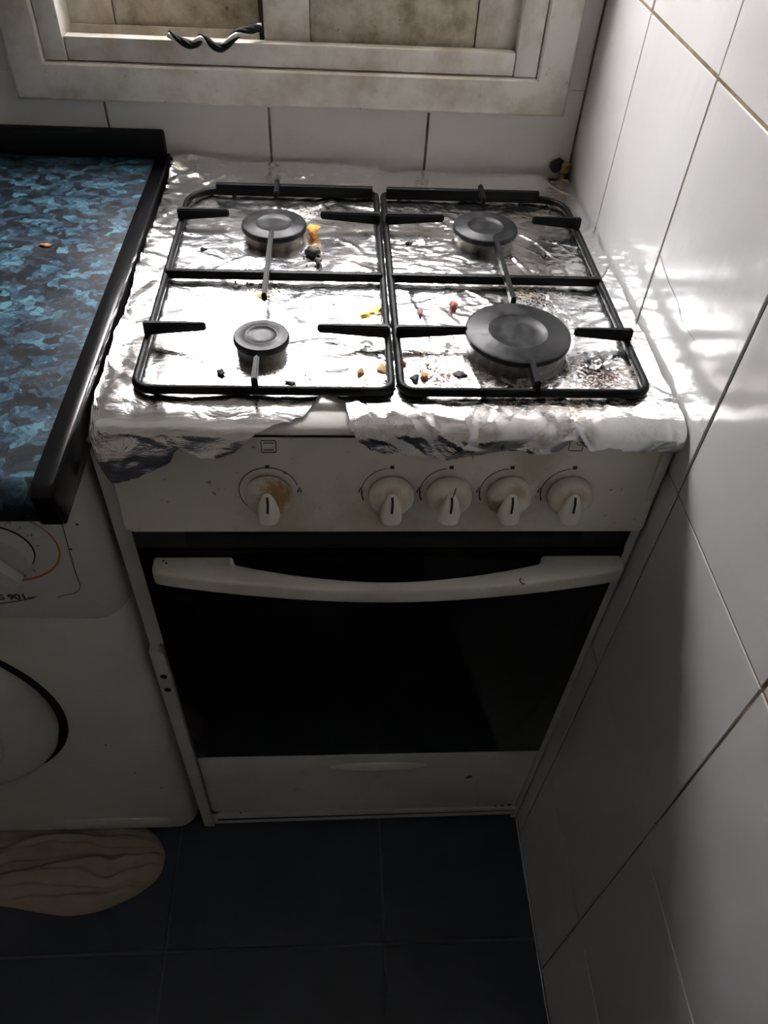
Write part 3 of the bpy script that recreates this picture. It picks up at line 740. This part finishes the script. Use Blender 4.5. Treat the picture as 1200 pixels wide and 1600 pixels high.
# ------------------------------------------------------------------ aluminium foil
FZ = HZ + .0012
def foil_path(s):
    """distance s from the back edge -> (y, z, ny, nz)"""
    if s < .45: return .48 - s, FZ, 0.0, 1.0
    a = s - .45
    if a < .012: return .03 - a, FZ - a * a * 8, 0.0, 1.0
    a -= .012; Rr = .016
    if a < Rr * math.pi / 2:
        th = a / Rr; return .018 - .0235 * math.sin(th), FZ - .0012 - .010 * (1 - math.cos(th)), -math.sin(th), math.cos(th)
    a -= Rr * math.pi / 2
    return -.0055 - a * .04, FZ - .0112 - a, -1.0, 0.05
def worley(X, S, n, seed, aniso=1.0):
    r_ = np.random.RandomState(seed); px = r_.uniform(-.3, .3, n); ps = r_.uniform(-.03, .6, n); am = r_.uniform(.6, 1.4, n)
    out = np.full(X.shape, 9e9)
    for i in range(n):
        d = np.hypot(X - px[i], (S - ps[i]) * aniso) * am[i]; out = np.minimum(out, d)
    return out
def interp(tab, x): return np.interp(x, [t[0] for t in tab], [t[1] for t in tab])
def foil_sheet(name, xs, s0f, s1f, disp, mat, label, holes, rows, lift=0.0, xoff=None, ang=12):
    xs = np.array(xs); n = len(xs); X = np.repeat(xs[:, None], rows, 1)
    T = np.linspace(0, 1, rows)[None, :]; S = s0f(xs)[:, None] * (1 - T) + s1f(xs)[:, None] * T
    D = disp(X, S) + lift
    V = np.zeros((n, rows, 3)); keep = np.ones((n, rows), bool)
    for i in range(n):
        for j in range(rows):
            y, z, ny, nz_ = foil_path(S[i, j]); d = D[i, j]
            xx = X[i, j] + (xoff(X[i, j], S[i, j]) if xoff else 0)
            V[i, j] = (xx, y + ny * d, z + nz_ * d)
            for hx, hy, hr in holes:
                if S[i, j] < .46 and (xx - hx) ** 2 + (y - hy) ** 2 < hr * hr: keep[i, j] = False
    idx = -np.ones((n, rows), int); idx[keep] = np.arange(keep.sum())
    F = []
    for i in range(n - 1):
        for j in range(rows - 1):
            q = (idx[i, j], idx[i + 1, j], idx[i + 1, j + 1], idx[i, j + 1])
            if min(q) >= 0: F.append(tuple(int(k_) for k_ in q))
    o = mesh(name, [tuple(p) for p in V[keep]], F, mat, None, ang)
    tag(o, label, 'foil', 'foil lining the hob')
    return o
HOLES = [(x, y, r * .86) for x, y, r, d in BURN]
def n1(x, seed):          # 1D value noise
    r_ = np.random.RandomState(seed).uniform(-1, 1, 400); x = np.asarray(x, float); i = np.floor(x).astype(int); t = x - i
    return r_[i % 400] * (1 - t) + r_[(i + 1) % 400] * t
def folds(X, S, seed, n, amp, wmin, wmax, near=None):
    """sharp straight creases, each of limited length"""
    r_ = np.random.RandomState(seed); H = np.zeros_like(X)
    for i in range(n):
        cx, cs = r_.uniform(-.26, .26), r_.uniform(0, .53)
        th = r_.uniform(0, math.pi); L = r_.uniform(.02, .09); w_ = r_.uniform(wmin, wmax)
        u = (X - cx) * math.cos(th) + (S - cs) * math.sin(th); q = -(X - cx) * math.sin(th) + (S - cs) * math.cos(th) + .004 * np.sin(u * 60 + i)
        H += amp * r_.uniform(.3, 1) * np.clip(1 - np.abs(q) / w_, 0, 1) * np.clip(1 - np.abs(u) / L, 0, 1)
    return H
def tin(X, S, cell, seed, ax=1.0):
    """faceted crumple: random heights on a warped lattice, flat triangles between them"""
    r_ = np.random.RandomState(seed); H_ = r_.uniform(0, 1, (97, 89)); Dg = r_.uniform(0, 1, (97, 89)) > .5
    a = r_.uniform(0, 3, 6)
    U = X / cell + .45 * np.sin(S / cell * 1.3 + a[0]) + .35 * np.sin(X / cell * .9 + S / cell * .7 + a[1]) + 200
    V_ = S / (cell * ax) + .45 * np.sin(X / cell * 1.1 + a[2]) + .35 * np.sin(X / cell * .8 - S / cell * 1.2 + a[3]) + 200
    c, s_ = math.cos(a[4]), math.sin(a[4]); U, V_ = U * c - V_ * s_ + 400, U * s_ + V_ * c + 400
    i = np.floor(U).astype(int); j = np.floor(V_).astype(int); p = U - i; q = V_ - j
    h = lambda di, dj: H_[(i + di) % 97, (j + dj) % 89]
    A, B, C_, D = h(0, 0), h(1, 0), h(1, 1), h(0, 1)
    t1 = np.where(p + q < 1, A + p * (B - A) + q * (D - A), C_ + (1 - p) * (D - C_) + (1 - q) * (B - C_))
    t2 = np.where(p > q, A + p * (B - A) + q * (C_ - B), A + q * (D - A) + p * (C_ - D))
    return np.where(Dg[i % 97, j % 89], t1, t2)
def disp_left(X, S):
    H = .0022 * tin(X, S, .045, 3, 1.4) + .0013 * tin(X, S, .019, 4, 1.3) + .00045 * tin(X, S, .008, 5) + folds(X, S, 11, 110, .0015, .003, .009)
    back = np.clip(1 - S / .05, 0, 1); corner = back * np.clip(1 - np.abs(X + .235) / .05, 0, 1)
    H += back * (.002 + .006 * tin(X, S, .020, 9) + .003 * tin(X, S, .009, 10)) + corner * (.003 + .010 * tin(X, S, .014, 12))
    edge = np.clip(1 - np.abs(X + .2505) / .03, 0, 1); H += edge * (.0035 * tin(X, S, .016, 21))
    H += np.clip((S - .487) / .02, 0, 1) * (.0045 * tin(X, S, .028, 31) + .0012 * tin(X, S, .012, 33))
    roll = np.clip(1 - np.abs(S - .470) / .018, 0, 1); H *= (1 - .75 * roll * np.clip((X + .2) / .05, 0, 1))
    return H
def disp_right(X, S):
    H = .0014 * tin(X, S, .034, 7) + .0008 * tin(X, S, .014, 8, .6) + .00055 * tin(X, S, .0065, 9, .6) + folds(X, S, 12, 160, .0012, .002, .006)
    fr = np.clip((S - .455) / .02, 0, 1)
    H = H * (1 - .85 * fr) + fr * (.0062 * tin(X, S, .036, 17) + .0030 * tin(X, S, .016, 18) + .0006 * tin(X, S, .008, 19) + folds(X, S, 44, 45, .0024, .002, .005))
    back = np.clip(1 - S / .03, 0, 1); H += back * .004 * tin(X, S, .015, 8)
    tear = np.clip(1 - np.hypot(X - .178, S - .405) / .030, 0, 1); H += tear * .008 * tin(X, S, .011, 77)
    return H
LE = [(-.2520, .478), (-.2505, .506), (-.2470, .524), (-.2430, .535), (-.230, .533), (-.217, .529), (-.205, .522), (-.192, .514), (-.186, .503), (-.182, .498), (-.176, .503), (-.168, .507), (-.151, .507), (-.140, .503), (-.132, .498), (-.124, .489), (-.117, .4815), (-.102, .476), (-.090, .4735), (-.078, .468), (-.070, .458), (-.066, .449), (-.063, .442), (-.045, .440), (0.006, .440)]
RE = [(-.066, .4405), (-.058, .447), (-.050, .453), (-.043, .459), (-.0415, .476), (-.036, .484), (-.030, .491), (-.022, .499), (-.008, .502), (.008, .505), (.022, .5045), (.039, .508), (.055, .505), (.072, .504), (.085, .501), (.099, .498), (.118, .500), (.138, .4985), (.144, .492), (.150, .486), (.155, .489), (.163, .495), (.182, .494), (.197, .497), (.212, .500), (.228, .4985), (.240, .499), (.2470, .490)]
jl = lambda x: interp(LE, x) + .0012 * n1(x * 300, 1)
jr = lambda x: interp(RE, x) + .0014 * n1(x * 350, 2)
sb_l = lambda x: -.006 + .004 * n1(x * 60, 3) + np.where(x < -.235, .014 * (-.235 - x) / .016, 0)
sb_r = lambda x: np.where(x < 0.0015, .425 + .0015 * n1(x * 200, 5) + .012 * np.clip((-.04 - x) / .026, 0, 1), -.002 + .003 * n1(x * 70, 4) + np.clip((x - .205) / .04, 0, 1) * .022)
edge_l = lambda x, s: (-.0012 - .0016 * float(n1(s * 55, 15))) * max(0, 1 - (x + .2515) / .02)
foil_sheet('foil_sheet', np.linspace(-.2512, .0035, 150), sb_l, jl, disp_left, M['foil_left'], 'smooth shiny foil lining the left half of the hob with a flap hanging at left', HOLES, 300, .0002, edge_l)
edge_r = lambda x, s: (.0015 * float(n1(s * 60, 16)) + (.0035 if s > .487 else 0)) * max(0, 1 - (.2465 - x) / .02) - .0012 * max(0, 1 - (.2465 - x) / .02)
xs_r = np.concatenate([np.linspace(-.066, .0010, 46), np.linspace(.0018, .2462, 170)])
# the right sheet and its tab that laps over the left one
def right_sheet():
    o = foil_sheet('foil_sheet', xs_r[46:], sb_r, jr, disp_right, M['foil_right'], 'finely crumpled stained foil lining the right half of the hob with ragged front', HOLES, 340, .0010, edge_r)
    t = foil_sheet('foil_tab', xs_r[:47], lambda x: np.where(x < .0015, sb_r(x), .425), jr, disp_right, M['foil_right'], None, [], 70, .0016)
    for k_ in ('label', 'category', 'group'):
        if k_ in t: del t[k_]
    t.parent = o; t.location = t.location - o.location
    return o
right_sheet()
# torn, burnt scrap of foil beside the big burner
bm = bmesh.new(); n = 9; gv = {}
r_ = random.Random(5)
for i in range(n):
    for j in range(n):
        u, q = i / (n - 1) - .5, j / (n - 1) - .5
        cut = .85 + .25 * math.sin(5 * math.atan2(q, u))
        gv[i, j] = bm.verts.new((.1870 + .027 * u * cut - .006 * q, .0790 + .021 * q * cut, FZ + .0035 + .010 * abs(u + .15) * (1 - abs(q)) + .012 * max(0, q) ** 1.2 + r_.uniform(0, .0026)))
for i in range(n - 1):
    for j in range(n - 1): bm.faces.new((gv[i, j], gv[i + 1, j], gv[i + 1, j + 1], gv[i, j + 1]))
v, f = bm_out(bm); o = mesh('foil_scrap', v, f, M['foil_burnt'], None, 20); tag(o, 'torn burnt scrap of foil curling up right of the largest burner', 'foil')

# ------------------------------------------------------------------ food scraps on the foil
def lump(name, x, y, r, col, label, sq=(1, 1, .6), seed=0, z=None, rough=.7):
    bm = bmesh.new(); bmesh.ops.create_icosphere(bm, subdivisions=2, radius=r); rr = random.Random(seed)
    from mathutils import noise
    for v in bm.verts:
        k_ = 1 + .9 * noise.noise(v.co * (1.1 / r) + Vector((seed * 3.1, seed, 0))) + rr.uniform(-.12, .12)
        v.co = Vector((v.co.x * sq[0] * k_, v.co.y * sq[1] * k_, v.co.z * sq[2] * k_))
    lo = min(v.co.z for v in bm.verts); zz = (FZ + .0012 if z is None else z) - lo
    for v in bm.verts: v.co += Vector((x, y, zz))
    key = 'scrap_%02d%02d%02d' % tuple(int(c * 99) for c in col)
    mt = bpy.data.materials.get(key) or simple(key, col, rough, var=.4, vscale=300, bump=.4, bscale=600)
    v, f = bm_out(bm); o = mesh(name, v, f, mt, None, 60); tag(o, label, 'food scrap', 'food scraps'); return o
BLK = (.015, .012, .010); ORG = (.62, .27, .04); YEL = (.72, .52, .06); PAL = (.70, .60, .25); RED = (.34, .10, .06); BRN = (.22, .11, .05)
SC = [(-.023, .153, .0042, YEL, 'bright yellow food scrap beside the middle bars, front-left burner side', (1.2, .9, .5)),
      (-.0125, .163, .0065, PAL, 'pale yellow food scrap touching the middle bars of the grates', (1.0, 1.3, .35)),
      (-.0775, .312, .0085, ORG, 'orange food scrap stuck to the right side of the rear-left burner', (.8, 1.5, .7)),
      (-.0755, .268, .0065, BLK, 'larger black charred scrap in front of rear-left burner', (1.2, 1.0, .7)),
      (-.0705, .252, .0052, BLK, 'smaller black charred scrap lying beside the larger charred one', (.7, 1.2, .7)),
      (-.192, .276, .0030, BLK, 'black crumb alone in the rear-left corner of the hob', (1.3, .8, .5)),
      (-.150, .202, .0032, (.10, .08, .08), 'grey-black crumb just in front of the left crossbar', (1.3, .9, .5)),
      (-.152, .060, .0034, BLK, 'black round crumb left of the smallest burner by the front bar', (1, 1, .7)),
      (-.091, .047, .0028, BLK, 'black crumb right of the smallest burner by the front bar', (1.4, .8, .6)),
      (-.030, .061, .0040, (.35, .20, .07), 'brown-yellow crumb near the front bar of the left grate', (.8, 1.1, .7)),
      (-.011, .068, .0045, (.60, .34, .14), 'pale orange crumb in the front right corner of left grate', (.8, 1.4, .5)),
      (.030, .158, .0040, (.33, .14, .12), 'dark pink scrap behind the front inner finger of right grate', (.7, 1.4, .7)),
      (.0065, .078, .0042, (.60, .22, .15), 'pinkish red scrap beside the inner bar of right grate', (.9, 1.2, .7)),
      (.018, .055, .0036, BLK, 'black crumb at the front inner corner of right grate', (1, 1, .6)),
      (.026, .057, .0034, (.50, .22, .06), 'orange-brown crumb at the front inner corner of right grate', (1, 1, .7)),
      (.060, .062, .0052, (.05, .05, .055), 'dark grey flake in front-left of the largest burner', (1.3, .7, .3)),
      (.028, .297, .0032, BLK, 'black crumb left of the rear-right burner', (1.3, .7, .6)),
      (.023, .226, .0026, BLK, 'black crumb just in front of the right crossbar', (1, .8, .7)),
      (.175, .278, .0030, BLK, 'black crumb right of the rear-right burner', (.7, 1.5, .6)),
      (.064, .172, .0040, RED, 'dark red scrap behind the largest burner', (1.1, 1.2, .8)),
      (-.124, .186, .0050, (.66, .52, .26), 'straw-coloured scrap under the central left finger tip', (1.6, .8, .25))]
for i, (x, y, r, c, lb, sq) in enumerate(SC): lump('food_scrap', x, y, r, c, lb, sq, i)
lump('orange_crumb', -.348, .259, .0036, (.55, .20, .07), 'small orange crumb lying on the blue worktop', (1.4, .8, .3), 40, CZ)
# uncountable crumbs
b = MB(); rr = random.Random(3)
def crumb(x, y, r):
    a0 = rr.uniform(0, 6.3); z = FZ + .0016
    p = [(x + r * rr.uniform(.6, 1.3) * math.cos(a0 + k_ * 1.571), y + r * rr.uniform(.6, 1.3) * math.sin(a0 + k_ * 1.571), z) for k_ in range(4)] + [(x, y, z + r * .9), (x, y, z - r * .5)]
    b.add(p, [(0, 1, 4), (1, 2, 4), (2, 3, 4), (3, 0, 4), (1, 0, 5), (2, 1, 5), (3, 2, 5), (0, 3, 5)])
for cx, cy, s_, n in ((.158, .187, .011, 110), (.184, .064, .013, 110), (.040, .062, .018, 80), (.035, .09, .018, 25), (-.125, .19, .018, 45), (-.10, .052, .020, 30), (-.078, .262, .008, 25), (-.088, .365, .012, 20), (0.0, .2, .14, 60), (.1, .04, .03, 25)):
    for i in range(n): 
        x, y = rr.gauss(cx, s_), rr.gauss(cy, s_)
        if -.245 < x < .24 and .03 < y < .46: crumb(x, y, rr.uniform(.0006, .0018))
cr = b.build('food_crumbs', simple('dark_crumbs', (.07, .04, .025), .8, var=.8, vscale=60)); tag(cr, 'fine dark burnt crumbs scattered over the foil on the hob', 'crumbs', None, 'stuff')

# ------------------------------------------------------------------ gas tap behind the cooker
gt = empty('gas_tap', (.236, .486, .79)); tag(gt, 'small brass gas tap with black knob in corner behind the cooker', 'gas tap')
v, f = tubeg([(.2395, .4875, .70), (.2395, .4875, .80), (.2395, .4875, .8565)], .0042, 10); mesh('pipe', v, f, M['brass'], gt, True)
v, f = latheg([(.0045, -.006), (.0066, -.004), (.0066, .004), (.0045, .006), (0, .006)], (.2400, .4865, .861), 'z', 12); mesh('valve_body', v, f, M['brass'], gt, 40)
v, f = latheg([(.0035, 0), (.0072, .002), (.0072, .009), (.005, .011), (0, .011)], (.2275, .4925, .862), 'y', 9); mesh('valve_knob', v, f, M['black_seal'], gt, 40)
v, f = tubeg([(.2275, .489, .866), (.231, .487, .8695), (.2355, .486, .867)], .0030, 7); mesh('lever', v, f, M['black_seal'], gt, True)

# ------------------------------------------------------------------ twisted cable on the window rail
tw = empty('twisted_cable', (-.18, .480, .985)); tag(tw, 'twisted black and white cable draped over the window rail', 'cable')
cp_ = [(-.2355, .480, .9965), (-.2240, .4785, .9905), (-.2125, .478, .9865), (-.2050, .4785, .9890), (-.1985, .479, .9935), (-.1890, .478, .9870), (-.1785, .478, .9845), (-.1700, .479, .9900), (-.1600, .4815, .9985), (-.1500, .4855, 1.0005), (-.1410, .491, 1.0012), (-.1345, .4955, 1.0015)]
def catmull(P, n=10):
    P = [Vector(p) for p in P]; Q = [P[0] * 2 - P[1]] + P + [P[-1] * 2 - P[-2]]; out = []
    for i in range(1, len(Q) - 2):
        for k_ in range(n):
            t = k_ / n; a, b_, c, d = Q[i - 1:i + 3]
            out.append(.5 * ((2 * b_) + (c - a) * t + (2 * a - 5 * b_ + 4 * c - d) * t * t + (3 * b_ - a - 3 * c + d) * t ** 3))
    return out + [P[-1]]
cpath = catmull(cp_)
for q, mt in enumerate(('cable_black', 'cable_white', 'cable_black', 'cable_black')):
    pts = []
    for i, p in enumerate(cpath):
        t = (cpath[min(i + 1, len(cpath) - 1)] - cpath[max(i - 1, 0)]).normalized(); u = t.cross(Vector((0, 1, 0))).normalized(); v_ = t.cross(u)
        a = i * .16 + q * math.pi / 2; pts.append(p + (u * math.cos(a) + v_ * math.sin(a)) * .0021)
    v, f = tubeg(pts, .0025, 7); mesh('strand', v, f, M[mt], tw, True)

# ------------------------------------------------------------------ floor cloth
def rag():
    from mathutils import noise
    out = [(-.62, .004), (-.571, .004), (-.514, .004), (-.446, .005), (-.38, .003), (-.345, -.010), (-.326, -.030), (-.318, -.048), (-.319, -.068), (-.328, -.086), (-.345, -.100), (-.362, -.110), (-.404, -.126), (-.448, -.131), (-.496, -.124), (-.544, -.115), (-.60, -.112), (-.64, -.105), (-.66, -.07), (-.65, -.03)]
    oc = [(p.x, p.y) for p in catmull([(x, y, 0) for x, y in out + [out[0]]], 16)][:-1]
    cx0, cx1, cy = -.57, -.39, -.066
    n = len(oc); rings = 60; V = []; F = []
    for r_ in range(rings + 1):
        t = r_ / rings
        for (x, y) in oc:
            bx = min(max(x, cx0), cx1); px = x + (bx - x) * t; pyy = y + (cy - y) * t
            prof_ = .028 * (1 - (1 - min(1, t * 2.2)) ** 2.4)
            # long folds running along the cloth, fanning out from its right end
            L_ = max(0, -.318 - px); ph = (pyy + .060 + .03 * L_) / (.34 + 1.3 * min(.32, L_)) * 7.5
            ph += .45 * noise.noise(Vector((px * 7, pyy * 10, 1.3))) + .12 * noise.noise(Vector((px * 25, pyy * 30, 5)))
            u = (ph * 1.9) % 1.0; fold = u if u < .82 else (1 - u) / .18 * .82          # overlapping pleats: slow rise, steep drop
            u2 = (ph * 4.7 + px * 5 + .4 * noise.noise(Vector((px * 14, pyy * 20, 4)))) % 1.0; fold2 = u2 if u2 < .8 else (1 - u2) * 4
            am = min(1, t * 4)
            z = prof_ + am * (.0165 * fold + .0040 * fold2 - .010) + .003 * noise.noise(Vector((px * 40, pyy * 50, 7))) * am
            V.append((px, pyy, max(.0012, z + .001)))
    for r_ in range(rings):
        for i in range(n): F.append((r_ * n + i, r_ * n + (i + 1) % n, (r_ + 1) * n + (i + 1) % n, (r_ + 1) * n + i))
    return mesh('floor_cloth', V, F, M['rag'], None, True)
o = rag(); tag(o, 'crumpled beige cloth on the floor against the washing machine', 'cloth')
